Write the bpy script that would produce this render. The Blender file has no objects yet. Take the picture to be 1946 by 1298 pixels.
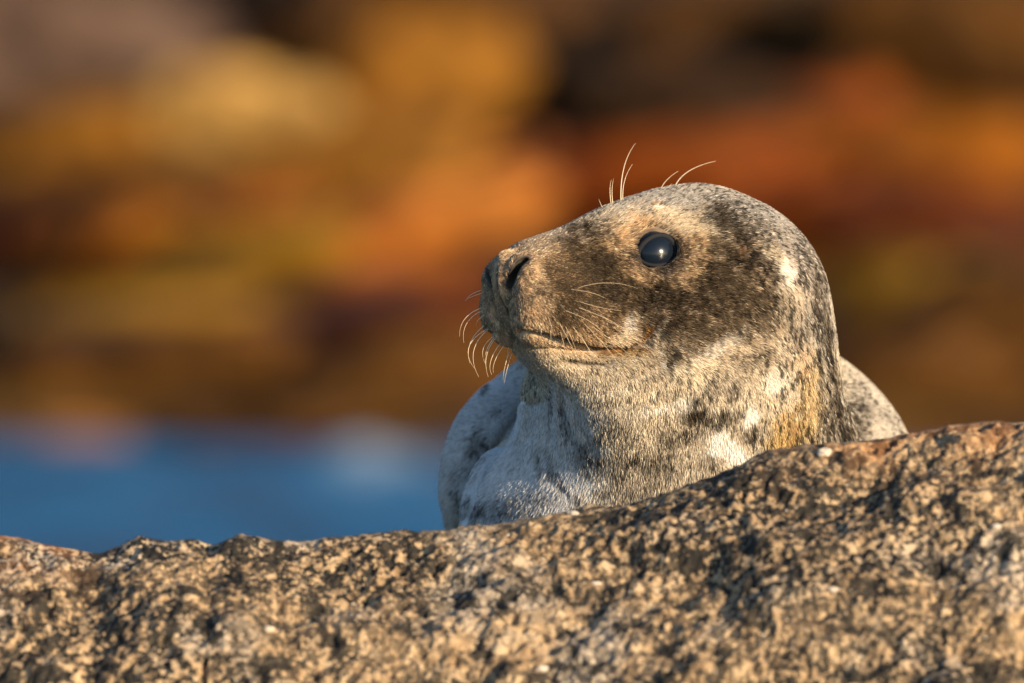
import bpy, bmesh, math, time
T0 = time.time()
import numpy as np

# ------------------------------------------------------------------ camera, sky, sun, exposure
K = 0.00042                      # metres per photo pixel at the seal
D0 = 10.0                        # metres from the lens to the seal
PW, PH = 1946, 1298
PITCH = math.radians(2.3)
CAM_Z = 1.2
FOCAL = 36.0 * D0 / (PW * K)
scn = bpy.context.scene
col = scn.collection
cd = bpy.data.cameras.new('camera'); cam = bpy.data.objects.new('camera', cd); col.objects.link(cam)
cd.sensor_width = 36; cd.lens = FOCAL; cd.clip_start = 0.1; cd.clip_end = 2000
cam.location = (0, 0, CAM_Z); cam.rotation_euler = (math.pi / 2 - PITCH, 0, 0)
scn.camera = cam
cd.dof.use_dof = True; cd.dof.focus_distance = D0 - 0.045; cd.dof.aperture_fstop = 4.7
SUN_EL, SUN_AZ = math.radians(13), math.radians(45)      # azimuth: right of the view's back direction
sdir = np.array([math.sin(SUN_AZ) * math.cos(SUN_EL), -math.cos(SUN_AZ) * math.cos(SUN_EL), math.sin(SUN_EL)])
w = bpy.data.worlds.new('World'); scn.world = w; w.use_nodes = True
nt = w.node_tree; bg = nt.nodes['Background']
sky = nt.nodes.new('ShaderNodeTexSky'); sky.sky_type = 'NISHITA'; sky.sun_disc = False; sky.ozone_density = 3.0
sky.sun_elevation = SUN_EL; sky.sun_rotation = math.atan2(sdir[0], sdir[1])
nt.links.new(sky.outputs[0], bg.inputs[0]); bg.inputs[1].default_value = 0.13
sd = bpy.data.lights.new('sun', 'SUN'); so = bpy.data.objects.new('sun', sd); col.objects.link(so)
sd.energy = 5.0; sd.angle = math.radians(0.5); sd.color = (1.0, 0.78, 0.51)
import mathutils
so.rotation_euler = mathutils.Vector((-sdir[0], -sdir[1], -sdir[2])).to_track_quat('-Z', 'Y').to_euler()
scn.view_settings.view_transform = 'Standard'; scn.view_settings.look = 'None'
scn.view_settings.exposure = 0.48; scn.view_settings.gamma = 1
scn.render.engine = 'CYCLES'
scn.cycles.max_bounces = 6; scn.cycles.use_denoising = True

# camera frame: photo pixel (px, py) at depth-offset (in px units, away from the lens) -> world
R_ = np.array([1.0, 0, 0]); F_ = np.array([0, math.cos(PITCH), -math.sin(PITCH)]); U_ = np.array([0, math.sin(PITCH), math.cos(PITCH)])
C_ = np.array([0, 0, CAM_Z])
def frame_to_world(X, Y, Z):     # seal space (px right, px away, px up = -py) -> world, parallel axes
    x = (np.asarray(X) - PW / 2) * K; z = (np.asarray(Z) + PH / 2) * K; y = D0 + np.asarray(Y) * K
    return C_ + x[..., None] * R_ + y[..., None] * F_ + z[..., None] * U_
def at(px, py, d):               # point on the ray of a photo pixel at d metres
    s = d / D0
    return C_ + np.multiply.outer((np.asarray(px) - PW / 2) * K * s, R_) + np.multiply.outer(np.asarray(d) * np.ones_like(s), F_) + np.multiply.outer((PH / 2 - np.asarray(py)) * K * s, U_)

# ------------------------------------------------------------------ helpers
def hash3(ix, iy, iz, seed):
    h = (ix.astype(np.uint32) * np.uint32(374761393)) ^ (iy.astype(np.uint32) * np.uint32(668265263)) ^ (iz.astype(np.uint32) * np.uint32(2654435761)) ^ np.uint32(seed * 974711 + 12345)
    h = (h ^ (h >> np.uint32(13))) * np.uint32(1274126177)
    h = (h ^ (h >> np.uint32(15))) * np.uint32(2246822519)
    h = h ^ (h >> np.uint32(16))
    return h.astype(np.float32) / np.float32(4294967295.0)
def vnoise(p, seed=0):           # value noise in [-1, 1]
    i = np.floor(p); f = (p - i).astype(np.float32); i = i.astype(np.int64)
    f = f * f * f * (f * (f * 6 - 15) + 10)
    out = 0
    for dx in (0, 1):
        wx = f[:, 0] if dx else 1 - f[:, 0]
        for dy in (0, 1):
            wy = f[:, 1] if dy else 1 - f[:, 1]
            for dz in (0, 1):
                wz = f[:, 2] if dz else 1 - f[:, 2]
                out = out + wx * wy * wz * hash3(i[:, 0] + dx, i[:, 1] + dy, i[:, 2] + dz, seed)
    return out * 2 - 1
def fbm(p, oct=4, seed=0, gain=0.5):
    s = 0; a = 1.0; q = p
    for o in range(oct):
        s = s + a * vnoise(q, seed + o); q = q * 2.03 + 17.1; a *= gain
    return s
def worley(p, seed=0):           # nearest feature distance
    i = np.floor(p).astype(np.int64); best = np.full(len(p), 9.0, np.float32)
    for dx in (-1, 0, 1):
        for dy in (-1, 0, 1):
            for dz in (-1, 0, 1):
                c = i + np.array([dx, dy, dz])
                q = np.stack([hash3(c[:, 0], c[:, 1], c[:, 2], seed + k) for k in (11, 23, 37)], 1) + c
                best = np.minimum(best, ((p - q) ** 2).sum(1).astype(np.float32))
    return np.sqrt(best)
def sstep(e0, e1, x):
    t = np.clip((x - e0) / (e1 - e0), 0, 1); return t * t * (3 - 2 * t)
def mesh_obj(name, V, F, mat, parent=None, smooth=True):
    me = bpy.data.meshes.new(name)
    F = np.asarray(F); n = F.shape[1]
    me.vertices.add(len(V)); me.vertices.foreach_set('co', np.asarray(V, np.float32).ravel())
    me.loops.add(F.size); me.loops.foreach_set('vertex_index', F.astype(np.int32).ravel())
    me.polygons.add(len(F)); me.polygons.foreach_set('loop_start', (np.arange(len(F)) * n).astype(np.int32))
    me.update(calc_edges=True); me.validate()
    if smooth: me.polygons.foreach_set('use_smooth', np.ones(len(me.polygons), bool))
    me.materials.append(mat)
    o = bpy.data.objects.new(name, me); col.objects.link(o)
    if parent: o.parent = parent; o.matrix_parent_inverse = parent.matrix_basis.inverted()
    return o
def tag(o, label=None, cat=None, group=None, kind=None):
    for k, v in (('label', label), ('category', cat), ('group', group), ('kind', kind)):
        if v: o[k] = v
    return o
def new_mat(name):
    m = bpy.data.materials.new(name); m.use_nodes = True
    return m, m.node_tree, m.node_tree.nodes['Principled BSDF']
def N(t, typ, **kw):
    n = t.nodes.new(typ)
    for k, v in kw.items():
        if k in n.inputs: n.inputs[k].default_value = v
        else: setattr(n, k, v)
    return n
def ramp(t, src, stops):
    r = t.nodes.new('ShaderNodeValToRGB'); e = r.color_ramp.elements
    while len(e) < len(stops): e.new(0.5)
    for el, (p, c) in zip(e, stops): el.position = p; el.color = (c, c, c, 1) if np.isscalar(c) else (*c, 1)
    t.links.new(src, r.inputs[0]); return r.outputs[0]
def mixc(t, fac, a, b, mode='MIX'):
    m = t.nodes.new('ShaderNodeMix'); m.data_type = 'RGBA'; m.blend_type = mode
    for s, v in ((0, fac), (6, a), (7, b)):
        if hasattr(v, 'links') or hasattr(v, 'is_linked'): t.links.new(v, m.inputs[s])
        else: m.inputs[s].default_value = v if s == 0 else (*v, 1)
    return m.outputs[2]

# ------------------------------------------------------------------ materials
def rock_material():
    m, t, b = new_mat('rough_granite')
    tc = N(t, 'ShaderNodeTexCoord').outputs['Object']
    def noise(scale, detail=4, rough=0.6, off=0):
        mp = N(t, 'ShaderNodeMapping'); mp.inputs['Location'].default_value = (off, off * 1.7, off * .6); t.links.new(tc, mp.inputs[0])
        n = N(t, 'ShaderNodeTexNoise', Scale=scale, Detail=detail, Roughness=rough); t.links.new(mp.outputs[0], n.inputs['Vector']); return n.outputs[0]
    base = ramp(t, noise(60, 6, .7), [(.30, (.18, .11, .055)), (.44, (.37, .25, .14)), (.58, (.52, .37, .215)), (.72, (.64, .50, .34))])
    grey = ramp(t, noise(9, 3, .6, 5), [(.52, 0.), (.66, 1.)])
    base = mixc(t, grey, base, mixc(t, .55, base, (.52, .47, .40)))
    lich = ramp(t, noise(135, 6, .72, 3), [(.478, 0.), (.508, 1.)])
    big = N(t, 'ShaderNodeAttribute', attribute_name='lichen').outputs['Fac']
    lm = N(t, 'ShaderNodeMath', operation='MULTIPLY'); t.links.new(lich, lm.inputs[0]); t.links.new(big, lm.inputs[1])
    base = mixc(t, lm.outputs[0], base, (.022, .02, .017))
    lich2 = ramp(t, noise(34, 6, .72, 21), [(.525, 0.), (.565, .95)])
    base = mixc(t, lich2, base, (.026, .023, .018))
    wsp = ramp(t, noise(230, 2, .5, 13), [(.70, 0.), (.74, .85)])
    base = mixc(t, wsp, base, (.66, .58, .48))
    rust = N(t, 'ShaderNodeAttribute', attribute_name='rust').outputs['Fac']
    base = mixc(t, rust, base, mixc(t, .7, base, (.42, .17, .05)))
    t.links.new(base, b.inputs['Base Color']); b.inputs['Roughness'].default_value = .75; b.inputs['Specular IOR Level'].default_value = .3
    bp = N(t, 'ShaderNodeBump', Strength=.6, Distance=.0015); t.links.new(noise(420, 5, .65, 2), bp.inputs['Height']); t.links.new(bp.outputs[0], b.inputs['Normal'])
    return m
def weed_rock(name, c1, c2, c3, rough=.55, scale=9):
    c1, c2, c3 = (tuple(np.array((.64, .50, .28)) * np.array(q)) for q in (c1, c2, c3))
    m, t, b = new_mat(name)
    tc = N(t, 'ShaderNodeTexCoord').outputs['Object']
    n = N(t, 'ShaderNodeTexNoise', Scale=scale, Detail=5, Roughness=.65); t.links.new(tc, n.inputs['Vector'])
    t.links.new(ramp(t, n.outputs[0], [(.30, tuple(.45 * np.array(c1))), (.42, c1), (.52, c2), (.66, tuple(1.2 * np.array(c3)))]), b.inputs['Base Color'])
    n2 = N(t, 'ShaderNodeTexNoise', Scale=scale * 6, Detail=4); t.links.new(tc, n2.inputs['Vector'])
    bp = N(t, 'ShaderNodeBump', Strength=.8, Distance=.02); t.links.new(n2.outputs[0], bp.inputs['Height']); t.links.new(bp.outputs[0], b.inputs['Normal'])
    b.inputs['Roughness'].default_value = rough; b.inputs['Specular IOR Level'].default_value = .08
    return m
def water_material():
    m, t, b = new_mat('sea_water')
    tc = N(t, 'ShaderNodeTexCoord').outputs['Object']
    foam = N(t, 'ShaderNodeAttribute', attribute_name='foam').outputs['Fac']
    mp = N(t, 'ShaderNodeMapping'); mp.inputs['Scale'].default_value = (1.1, .32, 1); t.links.new(tc, mp.inputs[0])
    nv = N(t, 'ShaderNodeTexNoise', Scale=2.2, Detail=3); t.links.new(mp.outputs[0], nv.inputs['Vector'])
    blue = mixc(t, ramp(t, nv.outputs[0], [(.38, 0.), (.64, 1.)]), (.0, .055, .14), (.0, .165, .36))
    t.links.new(mixc(t, foam, blue, (.30, .38, .47)), b.inputs['Base Color'])
    b.inputs['Roughness'].default_value = .25; b.inputs['IOR'].default_value = 1.33; b.inputs['Specular IOR Level'].default_value = .05
    n = N(t, 'ShaderNodeTexNoise', Scale=14, Detail=4); t.links.new(tc, n.inputs['Vector'])
    bp = N(t, 'ShaderNodeBump', Strength=.5, Distance=.03); t.links.new(n.outputs[0], bp.inputs['Height']); t.links.new(bp.outputs[0], b.inputs['Normal'])
    return m
def attr_mat(name, rough, spec, attr='pelt', transl=0.0):
    m, t, b = new_mat(name)
    a = N(t, 'ShaderNodeAttribute', attribute_name=attr).outputs['Color']
    t.links.new(a, b.inputs['Base Color']); b.inputs['Roughness'].default_value = rough; b.inputs['Specular IOR Level'].default_value = spec
    if transl:
        tr = N(t, 'ShaderNodeBsdfTranslucent'); t.links.new(a, tr.inputs[0])
        mx = N(t, 'ShaderNodeMixShader'); mx.inputs[0].default_value = transl
        t.links.new(b.outputs[0], mx.inputs[1]); t.links.new(tr.outputs[0], mx.inputs[2])
        t.links.new(mx.outputs[0], t.nodes['Material Output'].inputs[0])
    return m
def plain(name, c, rough=.5, spec=.5, coat=0):
    m, t, b = new_mat(name); b.inputs['Base Color'].default_value = (*c, 1); b.inputs['Roughness'].default_value = rough
    b.inputs['Specular IOR Level'].default_value = spec; b.inputs['Coat Weight'].default_value = coat; b.inputs['Coat Roughness'].default_value = .02
    return m
M_rock = rock_material()
M_body = attr_mat('seal_hide', .6, .25)
M_fur = attr_mat('seal_fur', .6, .14, transl=.22)

# ------------------------------------------------------------------ the sea
def build_sea():
    xs = np.concatenate([np.linspace(-400, -9, 30), np.linspace(-8.9, 8.9, 300), np.linspace(9, 400, 30)])
    ys = np.concatenate([np.linspace(-120, 10, 40), np.linspace(10.4, 17.5, 30), np.linspace(17.6, 29, 330), np.linspace(29.5, 600, 40)])
    X, Y = np.meshgrid(xs, ys, indexing='ij'); p = np.stack([X.ravel(), Y.ravel(), 0 * X.ravel()], 1)
    z = .016 * fbm(p * [.9, 2.6, 1], 4, 3) + .010 * vnoise(p * [.35, 1.1, 1], 8)
    # one small breaking swell near the far shore
    c = at(690, 838, 23.6)
    g = np.exp(-((p[:, 0] - c[0]) / .16) ** 2 - ((p[:, 1] - c[1]) / .30) ** 2)
    z = z * (1 - .6 * g) + .055 * g * (1 + .4 * fbm(p * 14, 3, 5))
    foam = np.clip(1.5 * g * (.65 + .5 * fbm(p * 11, 3, 71)) - .12, 0, 1)
    p[:, 2] = z
    i = np.arange(len(xs) * len(ys)).reshape(len(xs), len(ys))
    F = np.stack([i[:-1, :-1], i[1:, :-1], i[1:, 1:], i[:-1, 1:]], -1).reshape(-1, 4)
    o = mesh_obj('water', p, F, water_material())
    o.data.attributes.new('foam', 'FLOAT', 'POINT').data.foreach_set('value', foam.astype(np.float32))
    tag(o, kind='structure', label='blue sea water with small ripples before the far shore')
    # sea bed, one sheet
    s = plain('sea_bed', (.05, .045, .035), .9)
    b = mesh_obj('sea_bed', [(-400, -120, -2.2), (400, -120, -2.2), (400, 600, -2.2), (-400, 600, -2.2)], [(0, 1, 2, 3)], s)
    tag(b, kind='structure')
build_sea()

# ------------------------------------------------------------------ the far shore
SHORE_Y = 24.5
def shore_material():
    m, t, b = new_mat('weedy_ground')
    tc = N(t, 'ShaderNodeTexCoord').outputs['Object']
    n = N(t, 'ShaderNodeTexNoise', Scale=1.3, Detail=6, Roughness=.62); t.links.new(tc, n.inputs['Vector'])
    t.links.new(ramp(t, n.outputs[0], [(.30, (.010, .007, .006)), (.42, (.06, .028, .008)), (.50, (.15, .062, .010)), (.57, (.10, .06, .010)), (.66, (.26, .11, .02))]), b.inputs['Base Color'])
    b.inputs['Roughness'].default_value = .7; b.inputs['Specular IOR Level'].default_value = .08
    return m
def build_shore():
    xs = np.concatenate([np.linspace(-80, -6, 60), np.linspace(-5.9, 5.9, 180), np.linspace(6, 80, 60)])
    ys = np.concatenate([np.linspace(SHORE_Y - 1.5, SHORE_Y + 9, 160), np.linspace(SHORE_Y + 9.4, SHORE_Y + 90, 40)])
    X, Y = np.meshgrid(xs, ys, indexing='ij'); p = np.stack([X.ravel(), Y.ravel(), 0 * X.ravel()], 1)
    t = p[:, 1] - SHORE_Y
    z = np.interp(t, [-1.5, 0, 1.2, 3, 6, 9, 90], [-.5, -.02, .14, .40, .75, 1.3, 16]) - .05 * sstep(.3, 1.2, t) + .03 * fbm(p * 1.6, 4, 31)
    p[:, 2] = z
    i = np.arange(len(xs) * len(ys)).reshape(len(xs), len(ys))
    F = np.stack([i[:-1, :-1], i[1:, :-1], i[1:, 1:], i[:-1, 1:]], -1).reshape(-1, 4)
    o = mesh_obj('shore', p, F, shore_material())
    tag(o, kind='structure', label='brown weed-covered shore rising behind the water')
build_shore()
RM = dict(
    gold=weed_rock('golden_weed_rock', (.36, .25, .12), (.58, .43, .21), (.72, .56, .33), .7, 5),
    ochre=weed_rock('ochre_weed_rock', (.16, .08, .016), (.27, .145, .028), (.36, .20, .05), .6, 5),
    orange=weed_rock('orange_weed_rock', (.34, .135, .04), (.54, .235, .07), (.62, .30, .11), .6, 5),
    amber=weed_rock('amber_weed_rock', (.17, .062, .007), (.29, .115, .012), (.34, .15, .022), .6, 5),
    rust=weed_rock('rust_weed_rock', (.14, .035, .008), (.26, .075, .014), (.34, .11, .02), .6, 5),
    maroon=weed_rock('dark_red_weed_rock', (.05, .014, .006), (.11, .032, .010), (.16, .05, .015), .5, 5),
    olive=weed_rock('olive_weed_rock', (.14, .09, .012), (.26, .17, .02), (.33, .22, .04), .6, 5),
    brown=weed_rock('brown_weed_rock', (.05, .027, .010), (.11, .058, .018), (.155, .083, .028), .6, 5),
    dark=weed_rock('crevice_shade_rock', (.006, .005, .006), (.013, .011, .012), (.022, .018, .016), .5, 5),  # near-black colour stands in for the shade in crevices between rocks
    umber=weed_rock('umber_rock', (.03, .018, .012), (.06, .036, .022), (.09, .055, .034), .6, 5),  # on the cleft rocks this brown paints the shade of gaps
    grey=weed_rock('grey_brown_rock', (.10, .08, .11), (.16, .125, .16), (.21, .17, .22), .75, 5),
    tan=weed_rock('pale_orange_rock', (.20, .10, .045), (.31, .165, .075), (.38, .22, .12), .7, 5))
ico = None
def ico_mesh(sub=4):
    global ico
    if ico is None:
        bm = bmesh.new(); bmesh.ops.create_icosphere(bm, subdivisions=sub, radius=1)
        V = np.array([v.co for v in bm.verts]); F = np.array([[v.index for v in f.verts] for f in bm.faces]); bm.free(); ico = (V, F)
    return ico
def far_rock(seed, px, py, d, rx, rz, tilt, mat, label, dep=None, name='shore_boulder'):
    """lumpy boulder centred on the photo pixel at d metres, half sizes rx, rz in photo pixels"""
    V, F = ico_mesh(); s = d / D0 * K
    n = V / np.linalg.norm(V, axis=1)[:, None]
    r = 1 + .34 * fbm(n * 1.5 + seed * 3.7, 4, seed) + .05 * fbm(n * 5 + seed, 3, seed + 9)
    sq = np.abs(n) ** .82 * np.sign(n)                    # a little blocky, as broken ledges are
    P = sq * r[:, None] * np.array([rx * s, (dep or .8 * (rx + rz)) * s * .62, rz * s])
    ca, sa = math.cos(math.radians(tilt)), math.sin(math.radians(tilt))
    P = np.stack([P[:, 0] * ca - P[:, 2] * sa, P[:, 1], P[:, 0] * sa + P[:, 2] * ca], 1)
    c = at(px, py, d)
    o = mesh_obj(name, P, F, RM[mat]); o.location = c
    return tag(o, label, 'rock', 'weed-covered rocks on the far shore')
def px_d(py):                    # metres at which the shore slope is met by a photo row
    best = None
    for d in np.arange(SHORE_Y, 40, .05):
        z = at(973, py, d)[2]
        if z <= np.interp(d - SHORE_Y, [-1.5, 0, 1.2, 3, 6, 9, 90], [-.5, -.02, .14, .40, .75, 1.3, 16]): return d
    return 40.
FR = [  # px, py, half width, half height, tilt, colour, label
    (90, 90, 330, 150, -6, 'grey', 'large grey-brown boulder above the yellow-topped boulder'),
    (455, -5, 150, 100, 8, 'dark', 'black rock painting the shade in the gap beside the grey-brown boulder'),
    (425, 205, 215, 85, 6, 'gold', 'pale golden lichen-topped boulder, the brightest on the far shore'),
    (120, 270, 190, 70, 4, 'ochre', 'dull ochre ledge running out from the golden boulder'),
    (720, 190, 260, 130, 20, 'ochre', 'big golden-brown weedy boulder left of the long black crevice'),
    (640, 60, 200, 80, 10, 'brown', 'brown weedy rock above the big golden-brown boulder'),
    (1000, 50, 330, 75, -14, 'brown', 'brown overhanging slab above the long black crevice'),
    (1010, 150, 270, 92, -12, 'dark', 'long black rock painting the shade under the overhanging brown slab'),
    (1330, 215, 200, 85, -6, 'umber', 'low umber rock painting the shade at the end of the crevice'),
    (1460, 60, 280, 110, 5, 'brown', 'tall brown weedy rock on the upper shore'),
    (1820, 90, 260, 140, -5, 'brown', 'broad dark-brown weedy rock on the upper shore'),
    (1680, 300, 330, 85, 3, 'amber', 'long orange weed-covered ledge above the dark red rock'),
    (1150, 350, 330, 80, 6, 'rust', 'rust-red weedy slab below the black rock'),
    (640, 330, 260, 80, 14, 'ochre', 'ochre-brown weedy slope rock below the golden boulder'),
    (200, 375, 300, 50, 3, 'brown', 'dark brown weedy shelf over the orange ledge'),
    (60, 450, 110, 55, 0, 'maroon', 'small dark red weed-covered rock'),
    (235, 468, 190, 78, 0, 'amber', 'rust-orange weed ledge beside the small dark red rock'),
    (440, 490, 200, 70, 6, 'olive', 'yellow-olive weedy boulder between the rust and orange ledges'),
    (770, 445, 270, 75, 17, 'orange', 'bright orange slanting ledge'),
    (1760, 425, 230, 75, -3, 'maroon', 'dark red weedy rock under the long orange ledge'),
    (1500, 420, 200, 80, 0, 'rust', 'rust-brown weedy rock behind the head of the seal'),
    (1730, 550, 150, 70, 3, 'olive', 'round olive-yellow weedy boulder under the dark red rock'),
    (1890, 640, 200, 110, 0, 'brown', 'brown weedy rock beside the round olive boulder'),
    (180, 605, 240, 45, 5, 'olive', 'low olive-brown weedy shelf under the rust ledge'),
    (640, 610, 330, 55, 9, 'maroon', 'long dark brown-red shelf under the bright orange ledge'),
    (260, 690, 330, 85, 2, 'brown', 'wide dark brown weedy rock above the water'),
    (740, 715, 230, 80, 8, 'brown', 'plain brown weedy rock above the breaking wave'),
    (1700, 720, 230, 80, 0, 'brown', 'low brown weedy rock at the foot of the olive boulder'),
    (575, 300, 130, 34, 16, 'umber', 'narrow umber rock painting the gap shade between the golden boulder and ochre slope'),
    (335, 555, 150, 30, 8, 'umber', 'thin umber shelf painting the gap shade under the yellow-olive boulder'),
    (905, 545, 180, 36, 18, 'umber', 'sloping umber ledge painting the gap shade under the bright orange ledge'),
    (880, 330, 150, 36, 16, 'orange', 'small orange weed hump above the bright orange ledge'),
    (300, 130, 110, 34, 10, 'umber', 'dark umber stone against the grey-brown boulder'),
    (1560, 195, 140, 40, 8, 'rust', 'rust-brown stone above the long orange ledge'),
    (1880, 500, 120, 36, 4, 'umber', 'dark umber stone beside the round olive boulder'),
    (470, 395, 130, 30, 10, 'rust', 'thin rust-brown shelf above the yellow-olive boulder'),
    (90, 825, 150, 26, -3, 'tan', 'pale orange rock at the waterline'),
    (520, 812, 260, 34, 2, 'brown', 'flat brown rock at the waterline'),
]
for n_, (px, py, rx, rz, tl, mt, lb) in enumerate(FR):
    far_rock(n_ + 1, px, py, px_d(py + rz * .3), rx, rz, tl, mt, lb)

# ------------------------------------------------------------------ foreground rock
RIDGE = np.array([(-900, 1075), (-400, 1035), (-150, 1030), (0, 1019), (90, 1034), (190, 1047), (215, 1040), (270, 1022), (330, 1030), (370, 1022), (402, 1036), (455, 1017), (500, 1023), (545, 1030), (640, 1019),
                  (720, 1011), (800, 1011), (870, 1004), (940, 996), (1000, 986), (1090, 972), (1200, 956), (1300, 926), (1400, 886), (1460, 857), (1550, 846), (1650, 836), (1740, 820), (1800, 806), (1870, 800), (1946, 802), (2150, 830), (2500, 900), (3000, 1020)], float)
RIDGE_D = D0 - .27
def build_rock():
    fx = np.linspace(-.46, .46, 1000)
    xs = np.concatenate([np.linspace(-1.5, -.47, 60), fx, np.linspace(.47, 1.5, 60)])
    # profile: (away from the ridge, towards the lens negative; metres) and drop
    prof = np.array([(-.75, -1.6), (-.62, -1.0), (-.52, -.62), (-.42, -.36), (-.32, -.235), (-.22, -.135), (-.13, -.062), (-.06, -.020), (-.025, -.005), (0, 0), (.03, -.006), (.08, -.05), (.14, -.10), (.25, -.14), (2.3, -.15), (2.6, -.5), (2.8, -1.6)])
    vs = np.concatenate([np.linspace(-.75, -.39, 40), np.linspace(-.388, .03, 460), np.linspace(.035, .3, 50), np.linspace(.33, 2.8, 70)])
    lv = np.linspace(-.75, 2.8, 4000); lz = np.interp(lv, prof[:, 0], prof[:, 1]); kz = np.exp(-np.linspace(-2, 2, 41) ** 2 * 2); kz /= kz.sum()
    lz = np.convolve(np.pad(lz, 20, mode='edge'), kz, 'valid')
    drop = np.interp(vs, lv, lz) - np.interp(0, lv, lz)
    px = xs / (K * RIDGE_D / D0) + PW / 2
    py = np.interp(px, RIDGE[:, 0], RIDGE[:, 1])
    sm = np.convolve(np.pad(py, 6, mode='edge'), np.ones(13) / 13, 'valid')
    rid = at(px, py, np.full(len(px), RIDGE_D)); rid_s = at(px, sm, np.full(len(px), RIDGE_D))
    X, Vv = np.meshgrid(xs, vs, indexing='ij')
    wr = np.exp(-(Vv / .035) ** 2)
    zr = rid[:, 2][:, None] * wr + np.interp(px, px, rid_s[:, 2])[:, None] * (1 - wr)
    ledge = C_[2] - D0 * math.sin(PITCH) - (1285 - 649) * K     # hollow where the seal lies
    zb = zr + drop[None, :]
    back = sstep(.05, .22, Vv); zb = zb * (1 - back) + (ledge - .046 * (Vv - .27) + np.minimum(0, drop[None, :] + .16)) * back
    y0 = rid[0, 1] + .05 * np.sin(X * 3.1 + 1.2) * 0
    P = np.stack([X, y0 + Vv, zb], -1)
    # normals of the plain sheet
    du = np.gradient(P, axis=0); dv = np.gradient(P, axis=1); nr = np.cross(du, dv); nr /= np.linalg.norm(nr, axis=-1, keepdims=True)
    p = P.reshape(-1, 3); nr = nr.reshape(-1, 3); v = Vv.ravel()
    near = np.exp(-(v / .012) ** 2)
    amp = 1 - .75 * near
    big = .012 * fbm(p * [9, 9, 14], 3, 41) * sstep(.01, .09, np.abs(v))
    ridged = 1 - np.abs(fbm(p * 38, 3, 47))
    med = .0042 * fbm(p * 34, 3, 43) + .0035 * (ridged - .6) - .0030 * np.abs(fbm(p * 72, 2, 49))
    fine = np.zeros(len(p)); sel = (np.abs(p[:, 0]) < .48) & (v > -.42) & (v < .08)
    q = p[sel]
    wl = worley(q * [150, 150, 170] + .5 * np.stack([vnoise(q * 90, s) for s in (1, 2, 3)], 1), 5)
    pits = sstep(.05, .55, worley(q * 75 + .6 * np.stack([vnoise(q * 60, s) for s in (4, 5, 6)], 1), 9)) - 1
    pk = sstep(-.1, .4, fbm(q * 11, 2, 52))
    fine[sel] = .0016 * (.55 - wl) + .0050 * pits * (.25 + .75 * pk) + .0010 * fbm(q * 300, 2, 55)
    # two long cracks in the front face
    cr = np.zeros(len(p))
    p = p + nr * (big + (med + fine) * amp)[:, None]
    i = np.arange(len(p)).reshape(len(xs), len(vs))
    F = np.stack([i[:-1, :-1], i[1:, :-1], i[1:, 1:], i[:-1, 1:]], -1).reshape(-1, 4)
    o = mesh_obj('rock', p, F, M_rock)
    rust = np.clip(np.exp(-((v + .005) / .045) ** 2) * sstep(.08, .30, p[:, 0]) * (.25 + .6 * fbm(p * 22, 3, 61)) + .9 * np.exp(-((p[:, 0] + .40) / .06) ** 2) * np.exp(-((v + .02) / .05) ** 2) * (.5 + .6 * fbm(p * 40, 3, 62)), 0, 1)
    o.data.attributes.new('rust', 'FLOAT', 'POINT').data.foreach_set('value', rust.astype(np.float32))
    lichen = np.clip(.72 + .5 * fbm(p * 7, 3, 66) + .55 * np.exp(-((p[:, 0] - .20) / .13) ** 2 - ((v + .10) / .12) ** 2) + .3 * np.exp(-((p[:, 0] + .12) / .08) ** 2 - ((v + .05) / .05) ** 2), .15, 1)
    o.data.attributes.new('lichen', 'FLOAT', 'POINT').data.foreach_set('value', lichen.astype(np.float32))
    tag(o, 'rough pitted tan rock with black lichen that the seal lies behind', 'rock')
    return o, p.reshape(len(xs), len(vs), 3), xs, vs
rock, RP, RXS, RVS = build_rock()
M_peb = plain('pale_quartz', (.62, .53, .43), .6, .4)
prj = (RP.reshape(-1, 3) - C_); dpt = prj @ F_; rpx = PW / 2 + (prj @ R_) / dpt * D0 / K; rpy = PH / 2 - (prj @ U_) / dpt * D0 / K
vis = np.tile(RVS < .005, len(RXS))
for n_, (px, py, r_) in enumerate([(1566, 860, 11), (1090, 977, 9), (1133, 1110, 6), (510, 1196, 8), (1030, 1272, 9), (1893, 1000, 7), (1585, 1122, 8)]):
    i_ = np.argmin((rpx - px) ** 2 + (rpy - py) ** 2 + np.where(vis, 0, 1e9)); q_ = RP.reshape(-1, 3)[i_]
    Vp, Fp = ico_mesh(); n3_ = 1 + .25 * fbm(Vp * 1.4 + n_ * 5.1, 3, n_)
    Vp = Vp * n3_[:, None] * np.array([1.3, .8, .75]) * r_ * K
    po = mesh_obj('quartz_grain', Vp, Fp, M_peb); po.location = q_; po.parent = rock
print('rock done', time.time() - T0)
# ------------------------------------------------------------------ the seal (modelled in photo-pixel units, 0.42 mm each)
FUR = True
YAW = math.radians(35); CY, SY = math.cos(YAW), math.sin(YAW); OX, OZ = 1190.0, -472.0
def to_head(X, Y, Z): return -CY * (X - OX) - SY * Y, SY * (X - OX) - CY * Y, Z - OZ
def from_head(a, b, c): return OX - CY * a + SY * b, -SY * a - CY * b, OZ + c
def smin(a, b, k):
    h = np.maximum(k - np.abs(a - b), 0) / k; return np.minimum(a, b) - h * h * k * .25
def smax(a, b, k): return -smin(-a, -b, k)
def ell(X, Y, Z, c, r):
    x, y, z = X - c[0], Y - c[1], Z - c[2]
    k0 = np.sqrt((x / r[0]) ** 2 + (y / r[1]) ** 2 + (z / r[2]) ** 2); k1 = np.sqrt((x / r[0] ** 2) ** 2 + (y / r[1] ** 2) ** 2 + (z / r[2] ** 2) ** 2)
    return k0 * (k0 - 1) / np.maximum(k1, 1e-6)
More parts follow.
